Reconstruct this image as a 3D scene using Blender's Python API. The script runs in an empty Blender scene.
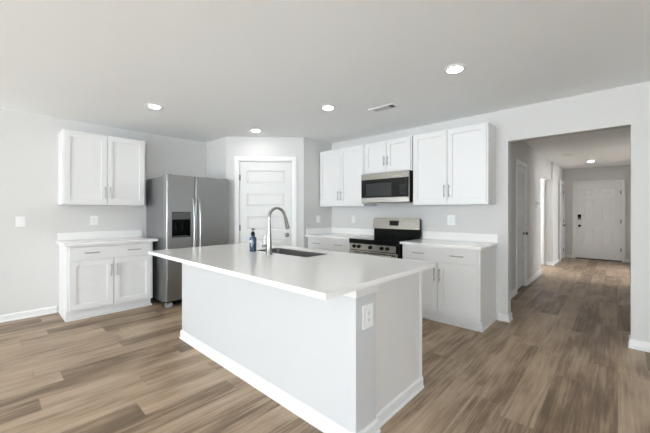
import bpy, bmesh, math, random
from mathutils import Vector, Matrix

# ------------------------------------------------------------------ camera, world, light, exposure
S = bpy.context.scene
C = S.collection
PI = math.pi
H = 2.483            # ceiling height
XL = -5.247          # left wall face
YR = 4.142           # range wall face
XR = 3.9             # right wall face
YB = -6.0            # back wall face
FD = 11.13           # front door wall face

cam_d = bpy.data.cameras.new('camera')
cam = bpy.data.objects.new('camera', cam_d)
C.objects.link(cam)
cam.location = (0, 0, 1.2815)
cam.rotation_euler = (PI/2, 0, 0.749)
cam_d.sensor_width = 36
cam_d.lens = 314.755/650*36
cam_d.shift_y = -(216.5-212.03)/650
cam_d.clip_start = 0.02
S.camera = cam

S.view_settings.view_transform = 'Standard'
S.view_settings.look = 'None'
S.view_settings.gamma = 1
S.view_settings.exposure = 0.39
S.view_settings.use_curve_mapping = False
S.cycles.max_bounces = 16
S.cycles.diffuse_bounces = 12
S.cycles.glossy_bounces = 6
S.cycles.transparent_max_bounces = 12
S.cycles.sample_clamp_indirect = 8

world = bpy.data.worlds.new('sky')
S.world = world
world.use_nodes = True
wn = world.node_tree
wn.nodes['Background'].inputs[0].default_value = (0.72, 0.84, 1.0, 1)
wn.nodes['Background'].inputs[1].default_value = 1.2

def area(name, loc, rot, sx, sy, power, col=(1, 1, 1)):
    d = bpy.data.lights.new(name, 'AREA'); d.shape = 'RECTANGLE'
    d.size = sx; d.size_y = sy; d.energy = power; d.color = col
    o = bpy.data.objects.new(name, d); C.objects.link(o)
    o.location = loc; o.rotation_euler = rot
    return o
# daylight standing outside each window opening, shining in
DAY = (0.81, 0.912, 1.0)
sd = bpy.data.lights.new('sun', 'SUN'); sd.energy = 130; sd.angle = math.radians(0.6); sd.color = (0.74, 0.89, 1.0)
so = bpy.data.objects.new('sun', sd); C.objects.link(so); so.rotation_euler = (math.radians(42), 0, math.radians(-8)); so.location = (0, -12, 8)
UP = math.radians(34)      # light off the bright ground outside rises a little
area('daylight_back_slider', (-2.6, YB-0.30, 1.08), (PI/2+UP, 0, 0), 2.4, 2.05, 230, DAY)
area('daylight_back_window', (1.4, YB-0.30, 1.45), (PI/2+UP, 0, 0), 2.4, 1.4, 115, DAY)
area('daylight_right_window', (XR+0.30, -2.9, 1.45), (PI/2+UP, 0, PI/2), 3.4, 1.4, 180, DAY)
area('daylight_added_passage_window', (-3.55, 8.53, 1.45), (PI/2, 0, -PI/2), 1.0, 1.3, 60, (0.97, 0.985, 1.0))  # lamp for the added passage window, brightens the hall
area('daylight_added_room_window', (3.55, 9.0, 1.45), (PI/2, 0, PI/2), 2.0, 1.4, 110, (0.97, 0.985, 1.0))  # lamp for the added side room, brightens the hall and front door

# ------------------------------------------------------------------ materials
def mat(name, col, rough=0.5, metal=0.0, spec=0.5, coat=0.0, emit=None, es=0.0, bump=None, aniso=0.0):
    m = bpy.data.materials.new(name); m.use_nodes = True
    nt = m.node_tree; b = nt.nodes['Principled BSDF']
    b.inputs['Base Color'].default_value = (*col, 1)
    b.inputs['Roughness'].default_value = rough
    b.inputs['Metallic'].default_value = metal
    b.inputs['Specular IOR Level'].default_value = spec
    b.inputs['Coat Weight'].default_value = coat
    b.inputs['Anisotropic'].default_value = aniso
    if emit:
        b.inputs['Emission Color'].default_value = (*emit, 1)
        b.inputs['Emission Strength'].default_value = es
    if bump:
        tc = nt.nodes.new('ShaderNodeTexCoord')
        n = nt.nodes.new('ShaderNodeTexNoise'); n.inputs['Scale'].default_value = bump[0]
        n.inputs['Detail'].default_value = 4
        bp = nt.nodes.new('ShaderNodeBump'); bp.inputs['Strength'].default_value = bump[1]
        bp.inputs['Distance'].default_value = 0.002
        nt.links.new(tc.outputs['Object'], n.inputs['Vector'])
        nt.links.new(n.outputs['Fac'], bp.inputs['Height'])
        nt.links.new(bp.outputs['Normal'], b.inputs['Normal'])
    return m

M = {}
M['wall'] = mat('wall_paint', (0.645, 0.638, 0.625), 0.6, bump=(220, 0.12), spec=0.3)
M['ceiling'] = mat('ceiling_paint', (0.895, 0.918, 0.930), 0.85, bump=(120, 0.25), spec=0.15)
M['trim'] = mat('trim_paint', (0.79, 0.79, 0.785), 0.35)
M['cabinet'] = mat('cabinet_paint', (0.76, 0.76, 0.755), 0.38)
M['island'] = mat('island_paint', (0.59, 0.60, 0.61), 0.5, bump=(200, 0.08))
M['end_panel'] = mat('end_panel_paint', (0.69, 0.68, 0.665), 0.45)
M['door'] = mat('door_paint', (0.70, 0.70, 0.688), 0.4)
M['front_door'] = mat('front_door_paint', (0.80, 0.805, 0.81), 0.42)
M['plate'] = mat('plastic_plate', (0.86, 0.86, 0.85), 0.35)
M['slot'] = mat('socket_slot', (0.05, 0.05, 0.05), 0.5)
M['pull'] = mat('brushed_nickel', (0.40, 0.39, 0.37), 0.32, metal=1.0)
M['chrome'] = mat('faucet_steel', (0.40, 0.39, 0.385), 0.24, metal=1.0)
M['hinge'] = mat('hinge_nickel', (0.22, 0.215, 0.21), 0.35, metal=1.0)
M['black'] = mat('black_enamel', (0.004, 0.004, 0.004), 0.22, spec=0.12)
M['black_matte'] = mat('black_plastic', (0.004, 0.004, 0.004), 0.35, spec=0.12)
M['glass_top'] = mat('black_ceramic_glass', (0.004, 0.004, 0.005), 0.10, spec=0.25)
M['black_glass'] = mat('black_glass', (0.006, 0.006, 0.006), 0.08, spec=0.3)
M['grey_mesh'] = mat('microwave_window', (0.032, 0.034, 0.037), 0.18, spec=0.3)
M['keys'] = mat('keypad_print', (0.035, 0.035, 0.037), 0.4, spec=0.3)
M['ring'] = mat('burner_ring', (0.05, 0.05, 0.052), 0.25)
M['darkgrey'] = mat('dark_grey_plastic', (0.09, 0.09, 0.09), 0.45)
M['midgrey'] = mat('grey_plastic', (0.30, 0.30, 0.30), 0.4)
M['void'] = mat('dark_gap', (0.01, 0.01, 0.01), 0.8)
M['bronze'] = mat('dark_bronze', (0.045, 0.038, 0.03), 0.3, metal=0.7)
M['sill'] = mat('bronze_threshold', (0.10, 0.085, 0.065), 0.4, metal=0.5)
M['bottle'] = mat('blue_bottle', (0.014, 0.050, 0.095), 0.15, coat=0.4)
M['bottle_label'] = mat('bottle_label', (0.75, 0.80, 0.84), 0.4)
M['lens'] = mat('lamp_lens', (0.9, 0.9, 0.88), 0.5, emit=(0.97, 0.985, 1.0), es=56.0)
M['lcd'] = mat('clock_display', (0.4, 0.5, 0.55), 0.4, emit=(0.8, 0.92, 1.0), es=2.2)
M['vinyl'] = mat('window_vinyl', (0.8, 0.8, 0.8), 0.4)
M['vent'] = mat('vent_metal', (0.86, 0.86, 0.85), 0.5)

def steel(name, col, rough, horizontal=True):
    m = mat(name, col, rough, metal=1.0)
    nt = m.node_tree; b = nt.nodes['Principled BSDF']
    tc = nt.nodes.new('ShaderNodeTexCoord'); mp = nt.nodes.new('ShaderNodeMapping')
    mp.inputs['Scale'].default_value = (2, 2, 260) if horizontal else (260, 260, 2)
    n = nt.nodes.new('ShaderNodeTexNoise'); n.inputs['Scale'].default_value = 3
    n.inputs['Detail'].default_value = 3
    mr = nt.nodes.new('ShaderNodeMapRange')
    mr.inputs['To Min'].default_value = rough-0.05; mr.inputs['To Max'].default_value = rough+0.07
    nt.links.new(tc.outputs['Object'], mp.inputs['Vector'])
    nt.links.new(mp.outputs['Vector'], n.inputs['Vector'])
    nt.links.new(n.outputs['Fac'], mr.inputs['Value'])
    nt.links.new(mr.outputs['Result'], b.inputs['Roughness'])
    b.inputs['Anisotropic'].default_value = 0.9; b.inputs['Anisotropic Rotation'].default_value = 0.25
    tg = nt.nodes.new('ShaderNodeCombineXYZ'); tg.inputs[2].default_value = 1.0     # highlights run up and down across the brushing
    nt.links.new(tg.outputs[0], b.inputs['Tangent'])
    return m
M['steel'] = steel('brushed_steel', (0.31, 0.307, 0.30), 0.30)
M['steel_light'] = steel('brushed_steel_light', (0.40, 0.385, 0.355), 0.22)
M['handle_steel'] = mat('handle_steel', (0.42, 0.415, 0.405), 0.28, metal=1.0)
M['fridge_side'] = mat('fridge_side_paint', (0.20, 0.20, 0.205), 0.42, metal=0.3)
M['sink'] = mat('sink_steel', (0.30, 0.30, 0.295), 0.38, metal=0.9)

def quartz():
    m = mat('white_quartz', (0.84, 0.835, 0.815), 0.12)
    nt = m.node_tree; b = nt.nodes['Principled BSDF']
    tc = nt.nodes.new('ShaderNodeTexCoord')
    n = nt.nodes.new('ShaderNodeTexNoise'); n.inputs['Scale'].default_value = 150; n.inputs['Detail'].default_value = 6
    r = nt.nodes.new('ShaderNodeValToRGB')
    r.color_ramp.elements[0].position = 0.30; r.color_ramp.elements[0].color = (0.815, 0.81, 0.795, 1)
    r.color_ramp.elements[1].position = 0.58; r.color_ramp.elements[1].color = (0.855, 0.85, 0.835, 1)
    nt.links.new(tc.outputs['Object'], n.inputs['Vector'])
    nt.links.new(n.outputs['Fac'], r.inputs['Fac'])
    nt.links.new(r.outputs['Color'], b.inputs['Base Color'])
    return m
M['quartz'] = quartz()

def floor_mat():
    m = bpy.data.materials.new('oak_plank_floor'); m.use_nodes = True
    nt = m.node_tree; L = nt.links; N = nt.nodes; b = N['Principled BSDF']
    def math_(op, a, bb=None, c=None):
        n = N.new('ShaderNodeMath'); n.operation = op
        for i, v in enumerate((a, bb, c)):
            if v is None: continue
            if isinstance(v, (int, float)): n.inputs[i].default_value = v
            else: L.new(v, n.inputs[i])
        return n.outputs[0]
    tc = N.new('ShaderNodeTexCoord'); sx = N.new('ShaderNodeSeparateXYZ')
    L.new(tc.outputs['Object'], sx.inputs[0])
    X, Y = sx.outputs['X'], sx.outputs['Y']
    W, LN = 0.182, 1.25
    col = math_('FLOOR', math_('DIVIDE', X, W))
    wn1 = N.new('ShaderNodeTexWhiteNoise'); wn1.noise_dimensions = '1D'; L.new(col, wn1.inputs['W'])
    yo = math_('ADD', math_('DIVIDE', Y, LN), math_('MULTIPLY', wn1.outputs['Value'], 7.31))
    row = math_('FLOOR', yo)
    cb = N.new('ShaderNodeCombineXYZ'); L.new(col, cb.inputs[0]); L.new(row, cb.inputs[1])
    wn2 = N.new('ShaderNodeTexWhiteNoise'); wn2.noise_dimensions = '3D'; L.new(cb.outputs[0], wn2.inputs['Vector'])
    rnd = wn2.outputs['Value']
    # grain coordinates shifted per plank
    cg = N.new('ShaderNodeCombineXYZ')
    L.new(math_('ADD', math_('MULTIPLY', X, 17.0), math_('MULTIPLY', rnd, 91.0)), cg.inputs[0])
    L.new(math_('ADD', math_('MULTIPLY', Y, 0.95), math_('MULTIPLY', rnd, 53.0)), cg.inputs[1])
    g1 = N.new('ShaderNodeTexNoise'); g1.inputs['Scale'].default_value = 1.0; g1.inputs['Detail'].default_value = 8
    g1.inputs['Roughness'].default_value = 0.66; g1.inputs['Distortion'].default_value = 0.7
    L.new(cg.outputs[0], g1.inputs['Vector'])
    cg2 = N.new('ShaderNodeCombineXYZ')
    L.new(math_('ADD', math_('MULTIPLY', X, 75.0), math_('MULTIPLY', rnd, 31.0)), cg2.inputs[0])
    L.new(math_('ADD', math_('MULTIPLY', Y, 2.4), math_('MULTIPLY', rnd, 17.0)), cg2.inputs[1])
    g2 = N.new('ShaderNodeTexNoise'); g2.inputs['Scale'].default_value = 1.0; g2.inputs['Detail'].default_value = 3
    L.new(cg2.outputs[0], g2.inputs['Vector'])
    # large cloudy mottling across planks
    g3 = N.new('ShaderNodeTexNoise'); g3.inputs['Scale'].default_value = 2.6; g3.inputs['Detail'].default_value = 3
    cg3 = N.new('ShaderNodeCombineXYZ')
    L.new(math_('ADD', math_('MULTIPLY', X, 2.4), math_('MULTIPLY', rnd, 19.0)), cg3.inputs[0]); L.new(math_('ADD', math_('MULTIPLY', Y, 0.75), math_('MULTIPLY', rnd, 37.0)), cg3.inputs[1])
    L.new(cg3.outputs[0], g3.inputs['Vector'])
    v = math_('ADD', math_('MULTIPLY', g1.outputs['Fac'], 0.40), math_('MULTIPLY', g2.outputs['Fac'], 0.24))
    v = math_('ADD', v, math_('MULTIPLY', g3.outputs['Fac'], 0.36))
    v = math_('ADD', v, math_('MULTIPLY', math_('SUBTRACT', rnd, 0.5), 0.15))
    r = N.new('ShaderNodeValToRGB'); e = r.color_ramp.elements
    e[0].position = 0.32; e[0].color = (0.105, 0.070, 0.041, 1)
    e[1].position = 0.70; e[1].color = (0.530, 0.415, 0.302, 1)
    k = e.new(0.44); k.color = (0.220, 0.155, 0.101, 1)
    k = e.new(0.525); k.color = (0.370, 0.273, 0.188, 1)
    L.new(v, r.inputs['Fac'])
    # seams
    fx = math_('ABSOLUTE', math_('SUBTRACT', math_('FRACT', math_('DIVIDE', X, W)), 0.5))
    fy = math_('ABSOLUTE', math_('SUBTRACT', math_('FRACT', yo), 0.5))
    seam = math_('MAXIMUM', math_('GREATER_THAN', fx, 0.5-0.0075), math_('GREATER_THAN', fy, 0.5-0.0013))
    mx = N.new('ShaderNodeMix'); mx.data_type = 'RGBA'
    L.new(math_('MULTIPLY', seam, 0.45), mx.inputs['Factor'])
    L.new(r.outputs['Color'], mx.inputs[6]); mx.inputs[7].default_value = (0.07, 0.05, 0.035, 1)
    L.new(mx.outputs[2], b.inputs['Base Color'])
    b.inputs['Roughness'].default_value = 0.42
    L.new(math_('ADD', math_('MULTIPLY', g2.outputs['Fac'], 0.16), 0.32), b.inputs['Roughness'])
    b.inputs['Specular IOR Level'].default_value = 0.32
    bp = N.new('ShaderNodeBump'); bp.inputs['Strength'].default_value = 0.25; bp.inputs['Distance'].default_value = 0.002
    L.new(math_('SUBTRACT', g2.outputs['Fac'], seam), bp.inputs['Height'])
    L.new(bp.outputs['Normal'], b.inputs['Normal'])
    return m
M['floor'] = floor_mat()

def glass_mat():
    m = bpy.data.materials.new('window_glass'); m.use_nodes = True
    nt = m.node_tree; N = nt.nodes; N.remove(N['Principled BSDF'])
    t = N.new('ShaderNodeBsdfTransparent'); g = N.new('ShaderNodeBsdfGlossy'); g.inputs['Roughness'].default_value = 0.02
    mx = N.new('ShaderNodeMixShader'); mx.inputs[0].default_value = 0.06
    nt.links.new(t.outputs[0], mx.inputs[1]); nt.links.new(g.outputs[0], mx.inputs[2])
    nt.links.new(mx.outputs[0], N['Material Output'].inputs['Surface'])
    return m
M['glass'] = glass_mat()

# ------------------------------------------------------------------ helpers
def box(bm, x0, x1, y0, y1, z0, z1, bevel=0.0, seg=2):
    vs = [bm.verts.new((x, y, z)) for x in (x0, x1) for y in (y0, y1) for z in (z0, z1)]
    idx = [(0, 1, 3, 2), (4, 6, 7, 5), (0, 4, 5, 1), (2, 3, 7, 6), (0, 2, 6, 4), (1, 5, 7, 3)]
    fs = [bm.faces.new([vs[i] for i in q]) for q in idx]
    if bevel:
        es = list({e for f in fs for e in f.edges})
        bmesh.ops.bevel(bm, geom=es, offset=bevel, segments=seg, profile=0.5, affect='EDGES')
    return bm

def B(*boxes):
    bm = bmesh.new()
    for b in boxes: box(bm, *b)
    return bm

def cyl(bm, c, r, h, axis='Z', seg=24, r2=None, bevel=0.0):
    r2 = r if r2 is None else r2
    res = bmesh.ops.create_cone(bm, cap_ends=True, segments=seg, radius1=r, radius2=r2, depth=h)
    vs = res['verts']
    rot = {'Z': Matrix(), 'X': Matrix.Rotation(PI/2, 4, 'Y'), 'Y': Matrix.Rotation(PI/2, 4, 'X')}[axis]
    bmesh.ops.transform(bm, matrix=Matrix.Translation(c) @ rot, verts=vs)
    if bevel:
        es = [e for e in {e for v in vs for e in v.link_edges} if any(len(f.verts) > 4 for f in e.link_faces)]
        bmesh.ops.bevel(bm, geom=es, offset=bevel, segments=2, profile=0.5, affect='EDGES')
    return bm

def lathe(bm, prof, c=(0, 0, 0), seg=28, axis='Z'):
    """prof: list of (radius, height) from bottom to top"""
    c = Vector(c); rings = []
    for r, z in prof:
        ring = []
        for i in range(seg):
            a = 2*PI*i/seg
            p = Vector((r*math.cos(a), r*math.sin(a), z))
            if axis == 'Y': p = Vector((p.x, -p.z, p.y))
            if axis == 'X': p = Vector((p.z, p.x, p.y))
            ring.append(bm.verts.new(c+p))
        rings.append(ring)
    for a, b in zip(rings, rings[1:]):
        for i in range(seg):
            bm.faces.new((a[i], a[(i+1) % seg], b[(i+1) % seg], b[i]))
    bm.faces.new(list(reversed(rings[0]))); bm.faces.new(rings[-1])
    return bm

def tube(bm, pts, r, seg=14):
    """pts list of Vectors; r constant or list"""
    pts = [Vector(p) for p in pts]; n = len(pts)
    rs = r if isinstance(r, (list, tuple)) else [r]*n
    rings = []; up = None
    for i, p in enumerate(pts):
        t = (pts[min(i+1, n-1)]-pts[max(i-1, 0)]).normalized()
        if up is None:
            up = Vector((0, 0, 1)) if abs(t.z) < 0.9 else Vector((1, 0, 0))
        a = t.cross(up).normalized(); b2 = a.cross(t).normalized(); up = b2
        rings.append([bm.verts.new(p+(a*math.cos(2*PI*k/seg)+b2*math.sin(2*PI*k/seg))*rs[i]) for k in range(seg)])
    for a, b2 in zip(rings, rings[1:]):
        for k in range(seg):
            bm.faces.new((a[k], a[(k+1) % seg], b2[(k+1) % seg], b2[k]))
    bm.faces.new(list(reversed(rings[0]))); bm.faces.new(rings[-1])
    return bm

def panel_slab(bm, x0, x1, z0, z1, t, panels, profile, edge=0.002, y=0.0, hole=()):
    """slab whose front is the plane y, facing -Y, back at y+t; panels recessed by profile [(inset, depth)...]; the panels whose index is in hole stay open"""
    xs = sorted({x0, x1, *[p[0] for p in panels], *[p[1] for p in panels]})
    zs = sorted({z0, z1, *[p[2] for p in panels], *[p[3] for p in panels]})
    cache = {}
    def V(x, yy, z):
        k = (round(x, 5), round(yy, 5), round(z, 5))
        if k not in cache: cache[k] = bm.verts.new((x, yy, z))
        return cache[k]
    def quad(a, b, c, d):
        try: bm.faces.new((a, b, c, d))
        except ValueError: pass
    for i in range(len(xs)-1):
        for j in range(len(zs)-1):
            cx, cz = (xs[i]+xs[i+1])/2, (zs[j]+zs[j+1])/2
            if any(p[0] < cx < p[1] and p[2] < cz < p[3] for p in panels): continue
            quad(V(xs[i], y, zs[j]), V(xs[i+1], y, zs[j]), V(xs[i+1], y, zs[j+1]), V(xs[i], y, zs[j+1]))
    for n, p in enumerate(panels):
        if n in hole: continue
        prev = (p[0], p[1], p[2], p[3], y)
        for ins, dep in profile:
            cur = (p[0]+ins, p[1]-ins, p[2]+ins, p[3]-ins, y+dep)
            a = [V(prev[0], prev[4], prev[2]), V(prev[1], prev[4], prev[2]), V(prev[1], prev[4], prev[3]), V(prev[0], prev[4], prev[3])]
            b = [V(cur[0], cur[4], cur[2]), V(cur[1], cur[4], cur[2]), V(cur[1], cur[4], cur[3]), V(cur[0], cur[4], cur[3])]
            for k in range(4):
                quad(a[k], a[(k+1) % 4], b[(k+1) % 4], b[k])
            prev = cur
        quad(*b)
    # sides and back
    for a, b2 in (((xs[i], z0), (xs[i+1], z0)) for i in range(len(xs)-1)):
        quad(V(a[0], y+t, z0), V(b2[0], y+t, z0), V(b2[0], y, z0), V(a[0], y, z0))
        quad(V(a[0], y, z1), V(b2[0], y, z1), V(b2[0], y+t, z1), V(a[0], y+t, z1))
    for j in range(len(zs)-1):
        quad(V(x0, y+t, zs[j]), V(x0, y, zs[j]), V(x0, y, zs[j+1]), V(x0, y+t, zs[j+1]))
        quad(V(x1, y, zs[j]), V(x1, y+t, zs[j]), V(x1, y+t, zs[j+1]), V(x1, y, zs[j+1]))
    if not hole:
        ring = [V(x, y+t, z0) for x in xs] + [V(x1, y+t, z) for z in zs[1:]] + [V(x, y+t, z1) for x in reversed(xs[:-1])] + [V(x0, y+t, z) for z in reversed(zs[1:-1])]
        bm.faces.new(list(reversed(ring)))
    return bm

def obj(name, bm, m, parent=None, smooth=False, kind=None, label=None, cat=None, group=None, loc=None, rotz=0):
    bmesh.ops.recalc_face_normals(bm, faces=bm.faces[:])
    me = bpy.data.meshes.new(name); bm.to_mesh(me); bm.free()
    me.materials.append(M[m] if isinstance(m, str) else m)
    if smooth:
        for p in me.polygons: p.use_smooth = True
        try: me.set_sharp_from_angle(angle=math.radians(38))
        except Exception: pass
    o = bpy.data.objects.new(name, me); C.objects.link(o)
    if parent: o.parent = parent
    if loc: o.location = loc
    if rotz: o.rotation_euler = (0, 0, rotz)
    tag(o, label, cat, group, kind)
    return o

def tag(o, label=None, cat=None, group=None, kind=None):
    if label: o['label'] = label
    if cat: o['category'] = cat
    if group: o['group'] = group
    if kind: o['kind'] = kind
    return o

def thing(name, label, cat, loc=(0, 0, 0), rotz=0, group=None, kind=None):
    o = bpy.data.objects.new(name, None); C.objects.link(o)
    o.empty_display_size = 0.1
    o.location = loc; o.rotation_euler = (0, 0, rotz)
    return tag(o, label, cat, group, kind)

def dup(root, loc, rotz=0, label=None, group=None):
    r = root.copy(); C.objects.link(r); r.location = loc; r.rotation_euler = (0, 0, rotz)
    if label: r['label'] = label
    if group: r['group'] = group
    for ch in list(root.children):
        c = ch.copy(); C.objects.link(c); c.parent = r
        for g in list(ch.children):
            d = g.copy(); C.objects.link(d); d.parent = c
    return r

def struct(name, bm, m, parent=None, smooth=False, loc=None, rotz=0):
    return obj(name, bm, m, parent, smooth, None if parent else 'structure', loc=loc, rotz=rotz)

# ------------------------------------------------------------------ the room
XH = -1.1726         # hall left wall face
XH2 = -1.135          # hall left wall face beyond the side passage
XHR = 0.32           # hall right wall face
XO0, XO1 = -0.937, 0.0914   # opening in the range wall
HD = 2.109           # its head height
YS0, YS1 = 7.84, 9.22       # side passage

struct('floor', B((XL-0.12, XR+0.12, YB-0.12, FD+0.12, -0.10, 0)), 'floor')
struct('ceiling', B((XL-0.12, XR+0.12, YB-0.12, FD+0.12, H, H+0.10)), 'ceiling')
struct('wall_left', B((XL-0.12, XL, YB-0.12, YR+0.128, 0, H)), 'wall')
# range wall with its cased-free opening
struct('wall_range', B((XL, XO0, YR, YR+0.128, 0, H), (XO0, XO1, YR, YR+0.128, HD, H), (XO1, XR, YR, YR+0.128, 0, H)), 'wall')
# corner pantry: side wall, diagonal wall with a door opening, side wall
struct('wall_pantry_left', B((XL, -4.56, 2.60, 2.70, 0, H)), 'wall')
struct('wall_pantry_right', B((-3.79, -3.69, 3.47, YR, 0, H)), 'wall')
LD = 1.2304; D0, D1, DT = 0.190, 1.050, 2.10
struct('wall_pantry', B((0, D0, 0, 0.1, 0, H), (D0, D1, 0, 0.1, DT, H), (D1, LD, 0, 0.1, 0, H)), 'wall', loc=(-4.56, 2.60, 0), rotz=PI/4)
# hall
CY0, CY1, CTOP = 5.735, 6.375, 2.055
struct('wall_hall_left', B((XH-0.12, XH, YR+0.128, CY0, 0, H), (XH-0.12, XH, CY0, CY1, CTOP, H), (XH-0.12, XH, CY1, YS0, 0, H),
                           (XH-0.12, XH, YS0, YS1, 2.065, H)), 'wall')
struct('wall_hall_far_left', B((XH2-0.12, XH2, YS1+0.10, FD, 0, H)), 'wall')
struct('wall_passage', B((-3.2, XH2, YS1, YS1+0.10, 0, H)), 'wall')
struct('wall_passage_near', B((-3.2, XH-0.12, YS0-0.10, YS0, 0, H)), 'wall')
struct('wall_passage_end', B((-3.32, -3.2, YS0-0.10, 7.98, 0, H), (-3.32, -3.2, 9.08, YS1+0.10, 0, H), (-3.32, -3.2, 7.98, 9.08, 0, 0.75), (-3.32, -3.2, 7.98, 9.08, 2.15, H)), 'wall')
struct('wall_hall_right', B((XHR, XHR+0.12, YR+0.128, 7.7, 0, H), (XHR, XHR+0.12, 7.7, 10.2, HD, H), (XHR, XHR+0.12, 10.2, FD, 0, H)), 'wall')  # hidden opening added so side-room daylight reaches the hall
struct('wall_front', B((XH2-0.12, XHR+0.12, FD, FD+0.12, 0, H)), 'wall')
struct('wall_closet', B((XH-0.75, XH-0.65, YR+0.128, YS0-0.10, 0, H)), 'wall')
# unseen walls behind the camera, with window openings added as daylight sources
struct('wall_back', B((XL, -3.85, YB-0.12, YB, 0, H), (-3.85, -1.35, YB-0.12, YB, 2.12, H), (-1.35, 0.15, YB-0.12, YB, 0, H),
                      (0.15, 2.65, YB-0.12, YB, 0, 0.7), (0.15, 2.65, YB-0.12, YB, 2.2, H), (2.65, XR, YB-0.12, YB, 0, H)), 'wall')
struct('wall_right', B((XR, XR+0.12, YB-0.12, -4.65, 0, H), (XR, XR+0.12, -4.65, -1.15, 0, 0.7), (XR, XR+0.12, -4.65, -1.15, 2.2, H),
                       (XR, XR+0.12, -1.15, YR+0.128, 0, H)), 'wall')
struct('wall_added_room_right', B((3.2, 3.32, 7.0, 7.95, 0, H), (3.2, 3.32, 7.95, 10.05, 0, 0.7), (3.2, 3.32, 7.95, 10.05, 2.2, H), (3.2, 3.32, 10.05, FD, 0, H)), 'wall')  # side room added out of view to give the hall daylight
struct('wall_added_room_far', B((XHR+0.12, 3.32, FD, FD+0.12, 0, H)), 'wall')
struct('wall_added_room_near', B((XHR+0.12, 3.32, 6.9, 7.0, 0, H)), 'wall')

def window(name, w, h, z, loc, rotz, mull):
    """frame in local x 0..w, y 0..0.12 (outwards), z..z+h"""
    fr = 0.05
    bx = [(0, w, 0.03, 0.10, z, z+fr), (0, w, 0.03, 0.10, z+h-fr, z+h), (0, fr, 0.03, 0.10, z+fr, z+h-fr), (w-fr, w, 0.03, 0.10, z+fr, z+h-fr)]
    for k in range(1, mull+1):
        c = w*k/(mull+1); bx.append((c-0.03, c+0.03, 0.035, 0.095, z+fr, z+h-fr))
    root = struct(name, B(*bx), 'vinyl', loc=loc, rotz=rotz)
    struct('pane', B((fr, w-fr, 0.063, 0.067, z+fr, z+h-fr)), 'glass', root)
window('window_1', 2.5, 2.12, 0.0, (-1.35, YB, 0), PI, 1)
window('window_2', 2.5, 1.5, 0.7, (2.65, YB, 0), PI, 1)
window('window_3', 3.5, 1.5, 0.7, (XR, -1.15, 0), -PI/2, 2)
window('added_window_4', 1.1, 1.4, 0.75, (-3.2, 7.98, 0), PI/2, 0)  # unseen window added at the passage end to brighten the hall
window('added_window_5', 2.1, 1.5, 0.7, (3.2, 10.05, 0), -PI/2, 1)  # unseen window of the added side room, lights the hall

# baseboards: local x along the wall, facing -Y, profile extruded
def baseboard(name, x0, x1, loc, rotz, h=0.085, m0=0, m1=0):
    prof = [(0, 0), (-0.020, 0), (-0.020, 0.012), (-0.013, 0.020), (-0.013, h-0.014), (-0.006, h), (0, h)]
    bm = bmesh.new(); ends = []
    for x, mi in ((x0, -m0), (x1, m1)):
        ends.append([bm.verts.new((x-yy*mi, yy, z)) for yy, z in prof])
    n = len(prof)
    for i in range(n):
        bm.faces.new((ends[0][i], ends[0][(i+1) % n], ends[1][(i+1) % n], ends[1][i]))
    bm.faces.new(ends[0]); bm.faces.new(list(reversed(ends[1])))
    return bm, loc, rotz
def bb(name, *a, parent=None, mat_='trim', **k):
    bm, loc, rz = baseboard(name, *a, **k)
    if parent: return obj(name, bm, mat_, parent, loc=loc, rotz=rz)
    return struct(name, bm, mat_, loc=loc, rotz=rz)

bb('baseboard_left', 0, 0.61-YB, (XL, YB, 0), PI/2)
bb('baseboard_range', -1.035, XO0, (0, YR, 0), 0, m1=1)
bb('baseboard_range_right', XO1, XR, (0, YR, 0), 0, m0=1)
bb('baseboard_opening_left', 0, 0.128, (XO0, YR, 0), PI/2, m0=1, m1=1)
bb('baseboard_opening_right', 0, 0.128, (XO1, YR+0.128, 0), -PI/2, m0=1, m1=1)
bb('baseboard_pantry_left', 0, 0.112, (-4.56, 2.60, 0), PI/4)
bb('baseboard_pantry_right', 1.12, LD, (-4.56, 2.60, 0), PI/4, m1=0.4)
bb('baseboard_hall_left', YR+0.128-4, CY0-0.065-4, (XH, 4, 0), PI/2)
bb('baseboard_hall_middle', CY1+0.065, YS0, (XH, 0, 0), PI/2, m1=1)
bb('baseboard_passage', XH-0.12+0.02, XH2, (0, YS1, 0), 0, m1=1)
bb('baseboard_hall_far_left', YS1, 10.17, (XH2, 0, 0), PI/2, m0=1)
bb('baseboard_front_left', XH2, -0.91, (0, FD, 0), 0)
bb('baseboard_front_right', 0.145, XHR, (0, FD, 0), 0)
bb('baseboard_hall_right', -FD, -10.2, (XHR, 0, 0), -PI/2)

# ------------------------------------------------------------------ doors (structure)
def casing(parent, x0, x1, z1, w=0.068):
    """three mitred casing boards round an opening x0..x1, 0..z1, on the plane y=0"""
    bm = bmesh.new()
    prof = [(0, 0.0), (0, -0.011), (w*0.25, -0.015), (w*0.8, -0.017), (w, -0.012), (w, 0.0)]
    path = [((x0, 0), (-1, 0)), ((x0, z1), (-1, 1)), ((x1, z1), (1, 1)), ((x1, 0), (1, 0))]
    rings = [[bm.verts.new((px+dx*u, yy, pz+dz*u)) for u, yy in prof] for (px, pz), (dx, dz) in path]
    n = len(prof)
    for a, b in zip(rings, rings[1:]):
        for i in range(n):
            bm.faces.new((a[i], a[(i+1) % n], b[(i+1) % n], b[i]))
    bm.faces.new(rings[0]); bm.faces.new(list(reversed(rings[-1])))
    return obj('door_casing', bm, 'trim', parent)

def jamb(parent, x0, x1, z1, depth=0.10, t=0.012):
    return obj('door_jamb', B((x0-0.001, x0+t, 0.0, depth, 0, z1), (x1-t, x1+0.001, 0.0, depth, 0, z1), (x0+t, x1-t, 0.0, depth, z1-t, z1),
                              (x0+t, x0+t+0.012, 0.062, 0.075, 0, z1-t), (x1-t-0.012, x1-t, 0.062, 0.075, 0, z1-t), (x0+t+0.012, x1-t-0.012, 0.062, 0.075, z1-t-0.012, z1-t)), 'trim', parent)

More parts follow.
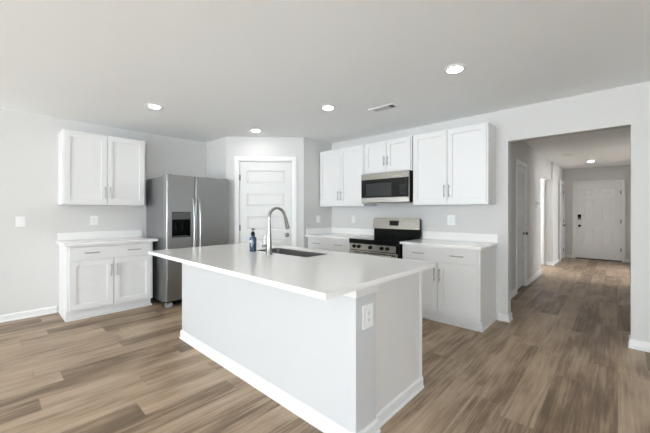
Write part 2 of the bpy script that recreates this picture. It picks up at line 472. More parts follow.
def knob(parent, x, z, y=0.0, m='hinge', name='door_knob'):
    bm = bmesh.new()
    lathe(bm, [(0.032, 0.0), (0.033, 0.006), (0.026, 0.010), (0.012, 0.014), (0.010, 0.034), (0.020, 0.040), (0.028, 0.050), (0.029, 0.060), (0.022, 0.069), (0.008, 0.072)], (x, y, z), axis='Y')
    return obj(name, bm, m, parent, smooth=True)

def hinge(parent, x, z, y=-0.004):
    bm = bmesh.new()
    cyl(bm, (x, y-0.003, z), 0.0085, 0.095, seg=12)
    box(bm, x-0.014, x+0.014, y-0.001, y+0.004, z-0.044, z+0.044)
    return obj('hinge', bm, 'hinge', parent)

P5 = [(0.260, 0.476), (0.628, 0.843), (0.995, 1.210), (1.363, 1.578), (1.731, 1.945)]
def panel_door(name, w, h, rails, side, loc, rotz, m='door', knob_x=None, knob_z=0.913, hinge_x=None, hinges=(0.22, 1.03, 1.83), clear=0.012):
    """local x=0..w is the rough opening"""
    root = thing(name, None, None, loc, rotz, kind='structure')
    bm = bmesh.new()
    g = 0.016
    xs0, xs1 = g, w-g
    panels = [(xs0+side, xs1-side, a, b) for a, b in rails] if not callable(rails) else rails(xs0, xs1)
    panel_slab(bm, xs0, xs1, clear, h-0.016, 0.040, panels, [(0.0, 0.001), (0.012, 0.010), (0.022, 0.010), (0.040, 0.003)] if m != 'front_door' else [(0.012, 0.008), (0.022, 0.008), (0.048, 0.001)], y=0.018)
    obj('door_leaf', bm, m, root)
    casing(root, 0, w, h)
    jamb(root, 0, w, h)
    if knob_x is not None: knob(root, knob_x, knob_z, y=0.018, m='hinge' if m == 'door' else 'bronze')
    if hinge_x is not None:
        for z in hinges: hinge(root, hinge_x+(0.008 if hinge_x < 0.1 else -0.008), z, y=0.006)
    return root
# pantry door in the diagonal wall
panel_door('door_1', D1-D0, DT, P5, 0.108, (-4.56+D0*math.cos(PI/4), 2.60+D0*math.sin(PI/4), 0), PI/4, knob_x=0.772, hinge_x=0.010)
# closet door in the hall's left wall (nearest of the hall)
panel_door('door_2', CY1-CY0, CTOP, P5, 0.10, (XH, CY0, 0), PI/2, knob_x=CY1-CY0-0.075, hinge_x=0.010, clear=0.03)
# door on the far wall of the side passage
panel_door('door_3', 0.80, 2.05, P5, 0.10, (-2.165, YS1-0.03, 0), 0, knob_x=0.08, hinge_x=0.79)
# door at the far end of the hall's left wall
panel_door('door_4', 0.76, 2.05, P5, 0.10, (XH2+0.03, 10.24, 0), PI/2, knob_x=0.70, hinge_x=0.75)
# front door
def six(x0, x1):
    a0, a1, b0, b1 = x0+0.16-0.016, x0+0.385-0.016, x1-0.385+0.016, x1-0.16+0.016
    out = []
    for z0, z1 in ((0.335, 0.815), (1.005, 1.605), (1.72, 1.895)):
        out += [(a0, a1, z0, z1), (b0, b1, z0, z1)]
    return out
fd = panel_door('door_5', 0.935, 2.055, six, 0, (-0.853, FD-0.03, 0), 0, m='front_door', knob_x=0.085, knob_z=0.905, hinge_x=0.925, hinges=(0.30, 1.04, 1.79), clear=0.03)
kp = obj('keypad_lock', (lambda bm: box(bm, 0.050, 0.118, -0.010, 0.020, 1.075, 1.215, 0.008))(bmesh.new()), 'black', fd)
obj('lock_thumb_turn', cyl(bmesh.new(), (0.084, -0.016, 1.105), 0.024, 0.016, 'Y'), 'midgrey', kp)
obj('peephole', cyl(bmesh.new(), (0.467, 0.012, 1.535), 0.012, 0.012, 'Y'), 'plate', fd)
obj('threshold', B((0.0, 0.935, -0.015, 0.06, 0, 0.028)), 'sill', fd)

# ------------------------------------------------------------------ cabinets
def pull(parent, x, z, y, vertical, L=0.15):
    bm = bmesh.new(); r = 0.0055; off = 0.030
    if vertical:
        tube(bm, [(x, y-off, z-L/2), (x, y-off, z+L/2)], r, 10)
        for s in (-1, 1): tube(bm, [(x, y, z+s*(L/2-0.022)), (x, y-off, z+s*(L/2-0.022))], r*0.85, 8)
    else:
        tube(bm, [(x-L/2, y-off, z), (x+L/2, y-off, z)], r, 10)
        for s in (-1, 1): tube(bm, [(x+s*(L/2-0.022), y, z), (x+s*(L/2-0.022), y-off, z)], r*0.85, 8)
    return obj('pull_handle', bm, 'pull', parent, smooth=True)

SH = [(0.0, 0.0005), (0.002, 0.012), (0.0025, 0.012)]     # shaker recess
def cab_door(root, x0, x1, z0, z1, y, hx, hz, L=0.15, rail=0.062):
    bm = bmesh.new()
    panel_slab(bm, x0, x1, z0, z1, 0.019, [(x0+rail, x1-rail, z0+rail, z1-rail)], SH, y=y)
    d = obj('cabinet_door', bm, 'cabinet', root)
    pull(d, hx, hz, y, True, L)
    return d

def base_cabinet(name, w, label, loc, rotz, group):
    """local x 0..w, front faces -Y; door faces at y=-0.61, back at y=0"""
    root = thing(name, label, 'cabinet', loc, rotz, group)
    f = -0.591
    obj('carcass', B((0, w, f, -0.002, 0.11, 0.882), (0, 0.018, -0.512, -0.002, 0.0, 0.11), (w-0.018, w, -0.512, -0.002, 0.0, 0.11)), 'cabinet', root)
    obj('toe_kick', B((0.0, w, -0.515, -0.505, 0, 0.11), (-0.008, w+0.008, -0.55, -0.515, 0, 0.022), (-0.008, 0, -0.515, -0.024, 0, 0.022), (w, w+0.008, -0.515, -0.024, 0, 0.022)), 'cabinet', root)
    rv = 0.022
    bm = bmesh.new(); box(bm, rv, w-rv, f-0.019, f, 0.718, 0.862, 0.0025)
    dr = obj('drawer_front', bm, 'cabinet', root)
    for x in (w*0.255, w*0.745): pull(dr, x, 0.794, f-0.019, False, 0.15)
    c = w/2
    cab_door(root, rv, c-0.004, 0.128, 0.700, f-0.019, c-0.030, 0.562)
    cab_door(root, c+0.004, w-rv, 0.128, 0.700, f-0.019, c+0.030, 0.562)
    return root

GB = 'white two-door base cabinets with one wide drawer'
cw = 0.914
b1 = base_cabinet('base_cabinet', cw, 'white base cabinet standing alone on the left wall beside the refrigerator', (XL, 0.632, 0), PI/2, GB)
dup(b1, (-3.6790, YR, 0), 0, 'white base cabinet between the pantry corner and the range')
dup(b1, (-1.975, YR, 0), 0, 'white base cabinet right of the range, its bare side facing the hall opening')

def wall_cabinet(name, w, h, label, loc, rotz, group, L=0.15, hz=0.165, gap=0.006):
    root = thing(name, label, 'cabinet', loc, rotz, group)
    f = -0.311
    obj('carcass', B((0, w, f, -0.002, 0.0, h)), 'cabinet', root)
    rv = 0.016; c = w/2
    cab_door(root, rv, c-0.003, 0.018, h-0.012, f-0.019, c-0.030, hz, L, 0.058)
    cab_door(root, c+0.003, w-rv, 0.018, h-0.012, f-0.019, c+0.030, hz, L, 0.058)
    return root
GU = 'tall white two-door wall cabinets'
u1 = wall_cabinet('wall_cabinet', 0.914, 0.918, 'white wall cabinet hung alone on the left wall near the refrigerator', (XL, 0.626, 1.372), PI/2, GU)
dup(u1, (-3.676, YR, 1.372), 0, 'white wall cabinet between the pantry corner and the microwave')
dup(u1, (-1.976, YR, 1.372), 0, 'white wall cabinet right of the microwave, nearest the hall opening')
wall_cabinet('wall_cabinet', 0.762, 0.457, 'short white wall cabinet directly above the microwave', (-2.753, YR, 1.833), 0, None, L=0.13, hz=0.165)

# ------------------------------------------------------------------ worktops
def worktop(label, x0, x1, y0, loc, rotz, splash, side=None):
    root = thing('worktop', label, 'worktop', loc, rotz, 'white quartz worktops on the wall cabinets')
    bm = bmesh.new(); box(bm, x0, x1, y0, 0, 0.884, 0.914, 0.003); obj('slab', bm, 'quartz', root)
    bx = [(splash[0], splash[1], -0.020, -0.001, 0.9145, 1.016)]
    if side: bx.append((side[0], side[1], y0+0.02, -0.021, 0.9145, 1.016))
    bm = bmesh.new()
    for b in bx: box(bm, *b, 0.002)
    obj('backsplash', bm, 'quartz', root)
worktop('white quartz worktop with low backsplash on the lone cabinet at left', -0.045, 0.955, -0.645, (XL, 0.645, 0), PI/2, (-0.03, 0.945))
worktop('white quartz worktop in the pantry corner, left of the range', 0.0, 0.930, -0.645, (-3.688, YR, 0), 0, (0.0, 0.930), side=(0.001, 0.020))
worktop('white quartz worktop right of the range, ending at the hall opening', 0.0, 0.945, -0.645, (-1.985, YR, 0), 0, (0.0, 0.945))

# ------------------------------------------------------------------ island
isl = thing('kitchen_island', 'large white kitchen island with overhanging worktop in the middle of the floor', 'island', (-2.14, 1.76, 0))
def W(x0, x1, y0, y1, z0, z1): return (x0+2.14, x1+2.14, y0-1.76, y1-1.76, z0, z1)
IX0, IX1, IXP = -3.24, -1.03, -1.052
IY0, IY1, IY2 = 1.352, 1.543, 2.172
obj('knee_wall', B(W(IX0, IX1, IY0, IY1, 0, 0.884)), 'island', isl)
# cabinet box, open under the sink
obj('cabinet_body', B(W(IX0+0.02, IXP-0.012, IY1, IY1+0.015, 0.11, 0.884), W(IX0+0.02, IX0+0.04, IY1+0.015, IY2, 0.11, 0.884),
                      W(IX0+0.04, IXP-0.012, IY2-0.02, IY2, 0.11, 0.884), W(IX0+0.04, IXP-0.012, IY1+0.015, IY2-0.02, 0.11, 0.13),
                      W(IX0+0.04, IXP-0.012, IY2-0.09, IY2-0.08, 0.0, 0.11)), 'cabinet', isl)
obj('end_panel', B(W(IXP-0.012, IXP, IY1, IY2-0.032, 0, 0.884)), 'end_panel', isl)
obj('end_stile', B(W(IXP-0.012, IXP+0.004, IY2-0.032, IY2, 0, 0.884)), 'cabinet', isl)
# cap trim round the top of the knee wall
obj('cap_trim', B(W(IX0-0.012, IX1+0.012, IY0-0.012, IY0, 0.822, 0.8835), W(IX1, IX1+0.012, IY0, IY1+0.012, 0.822, 0.8835), W(IXP, IX1, IY1, IY1+0.012, 0.822, 0.8835)), 'cabinet', isl)
O = (2.14, -1.76)
bb('base_trim', IX0, IX1, (O[0], IY0+O[1], 0), 0, m0=1, m1=1, parent=isl)
bb('base_trim', IY0, IY1, (IX1+O[0], O[1], 0), PI/2, m0=1, m1=1, parent=isl)
bb('base_trim', IY1, IY2, (IXP+O[0], O[1], 0), PI/2, m1=0, parent=isl)
bb('base_trim', -IY1, -IY0, (IX0+O[0], O[1], 0), -PI/2, m1=1, parent=isl)
# worktop with the sink cut-out
KX0, KX1, KY0, KY1 = -3.245, -0.965, 1.040, 2.222
SX0, SX1, SY0, SY1 = -2.56, -1.845, 1.762, 2.045
bm = bmesh.new()
def ring_slab(bm, o, i, z0, z1, r=0.03):
    def rr(x0, x1, y0, y1, r, n):
        pts = []
        for cx, cy, a0 in ((x1-r, y1-r, 0), (x0+r, y1-r, 90), (x0+r, y0+r, 180), (x1-r, y0+r, 270)):
            for k in range(n+1):
                a = math.radians(a0+90*k/n); pts.append((cx+r*math.cos(a), cy+r*math.sin(a)))
        return pts
    n = 5
    po = rr(*o, 0.004, n); pi_ = rr(*i, r, n)
    T = len(po)
    v = {}
    for nm, pts, z in (('ot', po, z1), ('ob', po, z0), ('it', pi_, z1), ('ib', pi_, z0)):
        v[nm] = [bm.verts.new((x, y, z)) for x, y in pts]
    for k in range(T):
        j = (k+1) % T
        bm.faces.new((v['ot'][k], v['ot'][j], v['it'][j], v['it'][k]))
        bm.faces.new((v['ob'][k], v['ib'][k], v['ib'][j], v['ob'][j]))
        bm.faces.new((v['ot'][k], v['ob'][k], v['ob'][j], v['ot'][j]))
        bm.faces.new((v['it'][k], v['it'][j], v['ib'][j], v['ib'][k]))
ring_slab(bm, (KX0, KX1, KY0, KY1), (SX0, SX1, SY0, SY1), 0.8845, 0.914)
obj('island_worktop', bm, 'quartz', label='large white quartz slab on top of the kitchen island, with a sink cut-out', cat='worktop')

# outlets ----------------------------------------------------------------
def outlet(label, loc, rotz, w=0.075, h=0.12, switch=0, group=None, two=False):
    """plate centred at loc, facing local -Y"""
    root = thing('light_switch' if switch else 'wall_outlet', label, 'light switch' if switch else 'outlet', loc, rotz, group)
    bm = bmesh.new(); box(bm, -w/2, w/2, -0.006, 0, -h/2, h/2, 0.002); obj('cover_plate', bm, 'plate', root)
    if switch:
        for k in range(switch):
            cx = (k-(switch-1)/2)*0.046
            bm = bmesh.new(); box(bm, cx-0.016, cx+0.016, -0.010, -0.006, -0.033, 0.033, 0.002); obj('rocker', bm, 'plate', root)
    else:
        bm = bmesh.new(); box(bm, -0.017, 0.017, -0.009, -0.006, -0.034, 0.034, 0.0015); s = obj('socket', bm, 'plate', root)
        for z in (-0.019, 0.019):
            bx = [(-0.0075, -0.005, -0.0095, -0.009, z-0.004, z+0.005), (0.005, 0.0075, -0.0095, -0.009, z-0.004, z+0.005), (-0.002, 0.002, -0.0095, -0.009, z-0.011, z-0.007)]
            obj('slots', B(*bx), 'slot', s)
    return root
outlet('white outlet plate on the short end of the island, below the worktop', (IX1, 1.458, 0.698), PI/2, 0.10, 0.133)
outlet('white light switch plate on the bare left wall', (XL, 0.278, 1.168), PI/2, 0.085, 0.125, switch=1)
outlet('white outlet plate above the worktop on the left wall', (XL, 1.002, 1.168), PI/2, 0.088, 0.125)
outlet('white outlet plate on the wall right of the range', (-1.595, YR, 1.175), 0, 0.098, 0.13)
outlet('white outlet plate on the wall left of the range', (-3.200, YR, 1.165), 0, 0.075, 0.12)
outlet('white switch plate on the pantry side wall above the corner worktop', (-3.69, 3.80, 1.163), PI/2, 0.09, 0.12, switch=1)
outlet('white outlet plate low on the hall wall beyond the closet door', (XH, 7.09, 0.355), PI/2, 0.08, 0.12)
cp = thing('thermostat', 'small white wall control in the hall beyond the closet door', 'wall control', (XH, 7.46, 1.44), PI/2)
bm = bmesh.new(); box(bm, -0.075, 0.075, -0.022, 0, -0.055, 0.055, 0.004); obj('housing', bm, 'plate', cp)
obj('screen', B((-0.04, 0.04, -0.0235, -0.022, -0.01, 0.035)), 'midgrey', cp)

# ------------------------------------------------------------------ refrigerator
FX0, FX1, FY0, FY1 = -5.20, -4.400, 1.633, 2.553
w = FY1-FY0
fr = thing('refrigerator', 'stainless steel side-by-side refrigerator with water dispenser beside the pantry corner', 'refrigerator', (XL, FY0, 0), PI/2)
d = XL-FX1       # front plane in local y (negative)
bm = bmesh.new(); box(bm, 0.006, w-0.006, d+0.115, -0.05, 0.05, 1.770, 0.004); obj('cabinet_body', bm, 'fridge_side', fr)
obj('base_grille', B((0.02, w-0.02, d+0.06, d+0.115, 0.018, 0.075)), 'black_matte', fr)
for x in (0.045, w-0.045):
    bm = bmesh.new(); box(bm, x-0.040, x+0.040, d+0.005, d+0.085, 0.0, 0.052, 0.006); obj('front_foot', bm, 'midgrey', fr)
    bm = bmesh.new(); box(bm, x-0.035, x+0.035, d+0.02, d+0.16, 1.771, 1.795, 0.006); obj('hinge_cover', bm, 'fridge_side', fr)
seam = 2.024-FY0
def fridge_door(x0, x1, disp):
    bm = bmesh.new()
    pn = [(1.703-FY0, 1.954-FY0, 0.935, 1.282)] if disp else []
    z0, z1, yb = 0.080, 1.785, d+0.110
    if disp:
        panel_slab(bm, x0+0.012, x1-0.012, z0, z1, 0.02, pn, [], y=d, hole=(0,))
    else:
        panel_slab(bm, x0+0.012, x1-0.012, z0, z1, 0.02, [], [], y=d)
    # rounded long edges and the thick door body behind the skin
    for sx, xx in ((1, x0), (-1, x1)):
        n = 6; prev = None
        for k in range(n+1):
            a = PI/2*k/n
            px = xx+sx*0.012*(1-math.cos(a)); py = d+0.02*(1-math.sin(a))
            cur = (bm.verts.new((px, py, z0)), bm.verts.new((px, py, z1)))
            if prev: bm.faces.new((prev[0], cur[0], cur[1], prev[1]))
            prev = cur
    body = [(x0, x1, d+0.02, yb, z0, z1)] if not disp else [
        (x0, pn[0][0], d+0.02, yb, z0, z1), (pn[0][1], x1, d+0.02, yb, z0, z1), (pn[0][0], pn[0][1], d+0.02, yb, z0, pn[0][2]), (pn[0][0], pn[0][1], d+0.02, yb, pn[0][3], z1)]
    for b in body: box(bm, *b)
    return bm
def steel_obj(name, bm, m, parent, smooth=True): return obj(name, bm, m, parent, smooth=smooth)
ld = obj('freezer_door', fridge_door(0, seam-0.003, True), 'steel', fr, smooth=True)
rd = obj('fridge_door', fridge_door(seam+0.003, w, False), 'steel', fr, smooth=True)
# dispenser
dx0, dx1 = 1.703-FY0, 1.954-FY0
dp = obj('dispenser', B((dx0, dx0+0.006, d-0.001, d+0.10, 0.935, 1.282), (dx1-0.006, dx1, d-0.001, d+0.10, 0.935, 1.282),
                        (dx0+0.006, dx1-0.006, d-0.001, d+0.10, 0.935, 0.943), (dx0+0.006, dx1-0.006, d+0.09, d+0.10, 0.943, 1.276), (dx0+0.006, dx1-0.006, d-0.001, d+0.09, 1.276, 1.282)), 'black', ld)
bm = bmesh.new(); box(bm, dx0+0.006, dx1-0.006, d-0.003, d+0.085, 1.180, 1.276, 0.003)
obj('control_panel', bm, 'darkgrey', ld, label='dark grey dispenser control panel')
for x in (dx0+0.06, dx0+0.15):
    bm = bmesh.new(); box(bm, x, x+0.04, d+0.05, d+0.085, 1.03, 1.15, 0.006); obj('paddle', bm, 'black', ld)
bm = bmesh.new(); box(bm, dx0+0.02, dx1-0.02, d+0.01, d+0.08, 0.9435, 0.952, 0.002); obj('drip_tray', bm, 'darkgrey', ld)
for dr_, x in ((ld, 1.984-FY0), (rd, 2.070-FY0)):
    pts = []; rs = []
    for k in range(25):
        t = k/24; z = 0.52+t*0.955
        bow = 0.060*math.sin(PI*t)**0.45 if 0 < t < 1 else 0
        pts.append((x, d-0.006-bow, z)); rs.append(0.016)
    bm = bmesh.new(); tube(bm, pts, rs, 14); obj('door_handle', bm, 'handle_steel', dr_, smooth=True)

# ------------------------------------------------------------------ range
RX0, RX1 = -2.755, -1.992
rw = RX1-RX0
rg = thing('kitchen_range', 'stainless steel electric range with black glass cooktop between the worktops', 'range', (RX0, YR, 0))
FR = -0.678     # front of the control panel
bm = bmesh.new(); box(bm, 0, rw, FR+0.018, -0.03, 0.02, 0.893, 0.002); obj('body', bm, 'black', rg)
bm = bmesh.new(); box(bm, -0.001, rw+0.001, FR-0.008, -0.045, 0.8935, 0.916, 0.004)
ct = obj('cooktop', bm, 'glass_top', rg)
for cx, cy, r in ((0.20, -0.50, 0.105), (0.56, -0.50, 0.085), (0.20, -0.22, 0.075), (0.56, -0.22, 0.105)):
    n = 40; bm = bmesh.new()
    a = [bm.verts.new((cx+r*math.cos(2*PI*k/n), cy+r*math.sin(2*PI*k/n), 0.9166)) for k in range(n)]
    b = [bm.verts.new((cx+(r-0.004)*math.cos(2*PI*k/n), cy+(r-0.004)*math.sin(2*PI*k/n), 0.9166)) for k in range(n)]
    for k in range(n): bm.faces.new((a[k], a[(k+1) % n], b[(k+1) % n], b[k]))
    obj('burner_ring', bm, 'ring', ct)
obj('front_edge', B((0.0, rw, FR-0.004, FR+0.018, 0.852, 0.893)), 'black', rg)
bm = bmesh.new(); box(bm, 0.004, rw-0.026, FR, FR+0.018, 0.765, 0.852, 0.002); cpn = obj('control_panel', bm, 'steel_light', rg)
for x in (-2.668, -2.588, -2.402, -2.225, -2.142):
    bm = bmesh.new(); lathe(bm, [(0.025, 0), (0.025, 0.005), (0.021, 0.008), (0.019, 0.026), (0.017, 0.029)], (x-RX0, FR, 0.812), axis='Y')
    box(bm, x-RX0-0.003, x-RX0+0.003, FR-0.034, FR-0.02, 0.795, 0.829, 0.001)
    obj('knob', bm, 'black', cpn, smooth=True)
bm = bmesh.new(); panel_slab(bm, 0.006, rw-0.006, 0.225, 0.760, 0.030, [(0.10, rw-0.10, 0.34, 0.64)], [(0.0, 0.002), (0.003, 0.004)], y=FR-0.010)
od = obj('oven_door', bm, 'steel_light', rg)
obj('oven_window', B((0.104, rw-0.104, FR-0.008, FR-0.0055, 0.344, 0.636)), 'black_glass', od)
bm = bmesh.new(); tube(bm, [(0.05, FR-0.055, 0.725), (rw-0.05, FR-0.055, 0.725)], 0.013, 14)
for x in (0.08, rw-0.08): tube(bm, [(x, FR-0.010, 0.725), (x, FR-0.055, 0.725)], 0.009, 10)
obj('oven_handle', bm, 'steel_light', od, smooth=True)
bm = bmesh.new(); box(bm, 0.006, rw-0.006, FR-0.008, FR+0.018, 0.06, 0.215, 0.003); obj('warming_drawer', bm, 'steel_light', rg)
# backguard: black riser, stainless top panel that leans and rounds at the corners
obj('riser', B((0.012, rw-0.012, -0.085, -0.03, 0.9165, 1.030)), 'black', rg)
bm = bmesh.new()
def backguard(bm, x0, x1, z0, z1, yf, yb, r):
    out = []
    for cx, cz, a0, a1 in ((x1-r, z1-r, 0, 90), (x0+r, z1-r, 90, 180)):
        for k in range(7):
            a = math.radians(a0+(a1-a0)*k/6); out.append((cx+r*math.cos(a), cz+r*math.sin(a)))
    out = [(x1, z0)]+out+[(x0, z0)]
    f = [bm.verts.new((x, yf+0.006 - 0.02*(1-(z-z0)/(z1-z0)) + 0.0, z)) for x, z in out]
    b = [bm.verts.new((x, yb, z)) for x, z in out]
    bm.faces.new(f); bm.faces.new(list(reversed(b)))
    for k in range(len(f)):
        j = (k+1) % len(f); bm.faces.new((f[k], b[k], b[j], f[j]))
backguard(bm, 0.0, rw-0.004, 1.036, 1.192, -0.088, -0.062, 0.030)
bg = obj('backguard', bm, 'steel_light', rg)
bm = bmesh.new(); backguard(bm, 0.002, rw, 0.94, 1.188, -0.055, -0.030, 0.030)
obj('rear_cover', bm, 'black', rg)
def bgy(z): return -0.082-0.02*(1-(z-1.022)/0.17)
obj('clock_display', B((0.290, 0.440, bgy(1.082)-0.001, -0.070, 1.078, 1.155)), 'black_glass', bg)
obj('clock_digits', B((0.345, 0.356, bgy(1.11)-0.0035, -0.080, 1.122, 1.138), (0.360, 0.374, bgy(1.11)-0.0035, -0.080, 1.122, 1.138), (0.378, 0.392, bgy(1.11)-0.0035, -0.080, 1.122, 1.138)), 'lcd', bg)

# ------------------------------------------------------------------ microwave
mw = thing('microwave', 'stainless and black over-the-range microwave hung below the short cabinet', 'microwave', (-2.753, YR, 1.412))
mwW, mwH, MF = 0.762, 0.419, -0.395
bm = bmesh.new(); box(bm, 0.002, mwW, MF+0.030, -0.002, 0.004, mwH, 0.003); obj('case', bm, 'black_matte', mw)
bm = bmesh.new(); panel_slab(bm, 0, mwW-0.004, 0.006, mwH-0.002, 0.030, [(0.006, mwW-0.010, 0.072, 0.332)], [(0.0, 0.001)], y=MF)
mf = obj('front_frame', bm, 'steel_light', mw)
bm = bmesh.new(); box(bm, 0.0, mwW-0.004, MF-0.003, MF+0.0005, 0.072, 0.332, 0.001); gl = obj('door_glass', bm, 'black_glass', mw)
obj('door_window', B((0.085, 0.505, MF-0.004, MF-0.003, 0.092, 0.272)), 'grey_mesh', gl)
bm = bmesh.new()
for r in range(4):
    for c in range(3):
        box(bm, 0.630+c*0.030, 0.648+c*0.030, MF-0.0036, MF-0.003, 0.110+r*0.036, 0.128+r*0.036)
obj('keypad', bm, 'keys', gl)
for x in (0.05, 0.48): obj('grease_filter', B((x, x+0.23, MF+0.10, MF+0.24, -0.002, 0.004)), 'midgrey', mw)

# ------------------------------------------------------------------ sink, faucet, bottle
sk = thing('kitchen_sink', 'stainless undermount sink sunk in the island worktop', 'sink', ((SX0+SX1)/2, (SY0+SY1)/2, 0.70))
def basin():
    bm = bmesh.new()
    hx, hy = (SX1-SX0)/2-0.0006, (SY1-SY0)/2-0.0006
    def rr(hx, hy, r, z, n=5):
        out = []
        for sx, sy, a0 in ((1, 1, 0), (-1, 1, 90), (-1, -1, 180), (1, -1, 270)):
            for k in range(n+1):
                a = math.radians(a0+90*k/n); out.append(bm.verts.new((sx*(hx-r)+r*math.cos(a), sy*(hy-r)+r*math.sin(a), z)))
        return out
    rings = [rr(hx, hy, 0.030, 0.2125), rr(hx-0.002, hy-0.002, 0.030, 0.2125), rr(hx-0.004, hy-0.004, 0.035, 0.03), rr(hx-0.03, hy-0.03, 0.03, 0.003), rr(0.06, 0.06, 0.055, 0.0)]
    for a, b in zip(rings, rings[1:]):
        T = len(a)
        for k in range(T): bm.faces.new((a[k], a[(k+1) % T], b[(k+1) % T], b[k]))
    bm.faces.new(rings[-1])
    return bm
bo = obj('basin', basin(), 'sink', sk, smooth=True)
bm = bmesh.new(); lathe(bm, [(0.045, 0.0), (0.045, 0.004), (0.030, 0.0045), (0.028, 0.0015)], (0, 0, 0.0005)); obj('drain', bm, 'chrome', sk, smooth=True)

fc = thing('kitchen_faucet', 'tall brushed steel gooseneck faucet standing beside the sink on the island', 'faucet', (-2.212, 1.668, 0.914))
bm = bmesh.new(); lathe(bm, [(0.029, 0), (0.029, 0.006), (0.025, 0.012), (0.0235, 0.10), (0.0185, 0.165), (0.0145, 0.22), (0.0135, 0.27)], (0, 0, 0)); 
obj('faucet_body', bm, 'chrome', fc, smooth=True)
pts = [(0, 0, 0.262)]; R = 0.088
for k in range(0, 19):
    a = PI - (PI*0.93)*k/18
    pts.append((0, R+R*math.cos(a), 0.315+R*math.sin(a)))
pts.append((0, pts[-1][1]+0.006, pts[-1][2]-0.012))
bm = bmesh.new(); tube(bm, pts, 0.0128, 16); nk = obj('spout_neck', bm, 'chrome', fc, smooth=True)
e = Vector(pts[-1]); dn = Vector((0, 0.30, -1)).normalized()
bm = bmesh.new(); tube(bm, [e, e+dn*0.02, e+dn*0.06, e+dn*0.108, e+dn*0.112], [0.0145, 0.0155, 0.0175, 0.0195, 0.016], 16)
sh = obj('spray_head', bm, 'chrome', fc, smooth=True)
bm = bmesh.new(); tube(bm, [(0, 0, 0.066), (-0.084, 0, 0.066)], 0.0155, 16); tube(bm, [(-0.068, 0, 0.075), (-0.068, 0, 0.160)], [0.0065, 0.005], 10)
obj('lever_handle', bm, 'chrome', fc, smooth=True)

bt = thing('soap_bottle', 'dark blue pump soap bottle standing left of the faucet', 'soap bottle', (-2.487, 1.690, 0.914))
bm = bmesh.new(); lathe(bm, [(0.026, 0), (0.031, 0.004), (0.032, 0.012), (0.032, 0.118), (0.029, 0.130), (0.016, 0.140), (0.0155, 0.148)]); bb_ = obj('bottle_body', bm, 'bottle', bt, smooth=True)
bm = bmesh.new(); lathe(bm, [(0.0185, 0.1475), (0.0185, 0.170), (0.014, 0.178), (0.011, 0.186)]); obj('pump_collar', bm, 'black_matte', bt, smooth=True)
bm = bmesh.new(); lathe(bm, [(0.0055, 0.184), (0.0055, 0.200), (0.013, 0.201), (0.014, 0.212), (0.010, 0.216)])
tube(bm, [(0, 0, 0.208), (0.03, -0.006, 0.209), (0.046, -0.009, 0.203)], [0.006, 0.0055, 0.004], 10)
obj('pump_head', bm, 'darkgrey', bt, smooth=True)
bm = bmesh.new()
n = 6; prev = None
for k in range(n+1):     # small pale mark wrapped on the front of the bottle
    a = math.radians(-62+(-34)*1*k/n); rr_ = 0.0325
    cur = (bm.verts.new((rr_*math.cos(a), rr_*math.sin(a), 0.088)), bm.verts.new((rr_*math.cos(a), rr_*math.sin(a), 0.106)))
    if prev: bm.faces.new((prev[0], cur[0], cur[1], prev[1]))
    prev = cur
mk = obj('label_mark', bm, 'bottle_label', bt)
md = mk.modifiers.new('thick', 'SOLIDIFY'); md.thickness = 0.0006

# ------------------------------------------------------------------ ceiling
def can(label, x, y, group='round recessed ceiling lights', first=[None]):
    if first[0]:
        return dup(first[0], (x, y, H), 0, label)
    root = thing('ceiling_light', label, 'ceiling light', (x, y, H), 0, group)
    bm = bmesh.new(); lathe(bm, [(0.093, 0.0), (0.092, -0.004), (0.070, -0.010), (0.057, -0.006), (0.057, 0.0)], seg=36); obj('trim_ring', bm, 'trim', root, smooth=True)
    bm = bmesh.new(); lathe(bm, [(0.0565, -0.0005), (0.0565, -0.0065), (0.050, -0.012), (0.03, -0.0165), (0.004, -0.0175)], seg=36); obj('lens', bm, 'lens', root, smooth=True)
    first[0] = root
    return root
can('round ceiling light nearest the left wall', -3.85, 1.30)
can('round ceiling light in front of the pantry door', -3.90, 2.70)
can('round ceiling light between the pantry door and the ceiling vent', -2.44, 2.675)
can('round ceiling light largest in view, right of the ceiling vent', -1.00, 2.68)
can('round ceiling light in the hall before the front door', -0.46, 9.70)
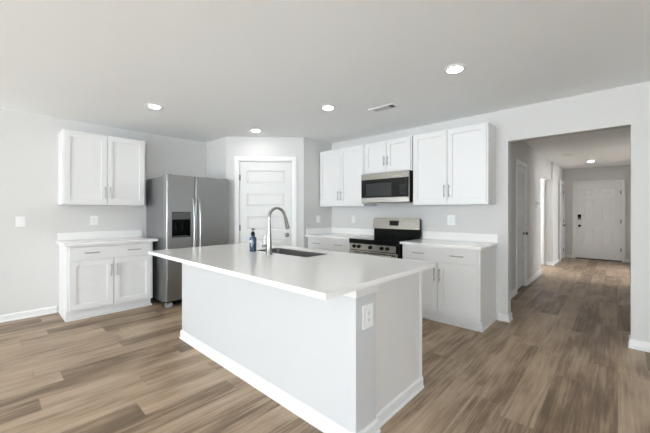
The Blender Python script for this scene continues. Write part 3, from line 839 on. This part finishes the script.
can('unseen round ceiling light added in the side passage off the hall', -1.95, 8.5)  # out-of-view lamp, added to brighten the passage door
for x_, y_ in ((-3.85, -1.6), (-1.0, -1.6), (1.8, -1.6), (-3.85, -4.2), (-1.0, -4.2), (1.8, -4.2), (1.8, 2.68)):  # out-of-view lamps, added to light the main room more evenly
    can('unseen round ceiling light added to brighten the main room', x_, y_)

vt = thing('ceiling_vent', 'white rectangular louvred vent in the kitchen ceiling', 'vent', (-1.975, 3.12, H))
bm = bmesh.new()
for b in ((-0.165, 0.165, -0.075, -0.052, -0.010, 0), (-0.165, 0.165, 0.052, 0.075, -0.010, 0), (-0.165, -0.140, -0.052, 0.052, -0.010, 0), (0.140, 0.165, -0.052, 0.052, -0.010, 0)): box(bm, *b, 0.002)
obj('frame', bm, 'vent', vt)
bm = bmesh.new()
for k in range(8):
    y = -0.047+k*0.0134
    f = [bm.verts.new(p) for p in ((-0.14, y, -0.009), (0.075, y, -0.009), (0.075, y+0.009, -0.002), (-0.14, y+0.009, -0.002))]; bm.faces.new(f)
lv = obj('louvres', bm, 'vent', vt); lm = lv.modifiers.new('thick', 'SOLIDIFY'); lm.thickness = 0.001
obj('duct', B((-0.14, 0.14, -0.052, 0.052, -0.0015, -0.0005)), 'midgrey', vt)
bm = bmesh.new(); box(bm, 0.078, 0.138, -0.045, 0.045, -0.004, -0.0016); obj('damper', bm, 'darkgrey', vt)
v2 = thing('ceiling_vent', 'small white vent in the hall ceiling before the hall light', 'vent', (-0.77, 8.35, H))
bm = bmesh.new()
for b in ((-0.085, 0.085, -0.165, -0.145, -0.008, 0), (-0.085, 0.085, 0.145, 0.165, -0.008, 0), (-0.085, -0.065, -0.145, 0.145, -0.008, 0), (0.065, 0.085, -0.145, 0.145, -0.008, 0)): box(bm, *b)
obj('frame', bm, 'vent', v2)
bm = bmesh.new()
for k in range(7): box(bm, -0.065+k*0.019, -0.065+k*0.019+0.012, -0.145, 0.145, -0.006, -0.002)
obj('louvres', bm, 'vent', v2)
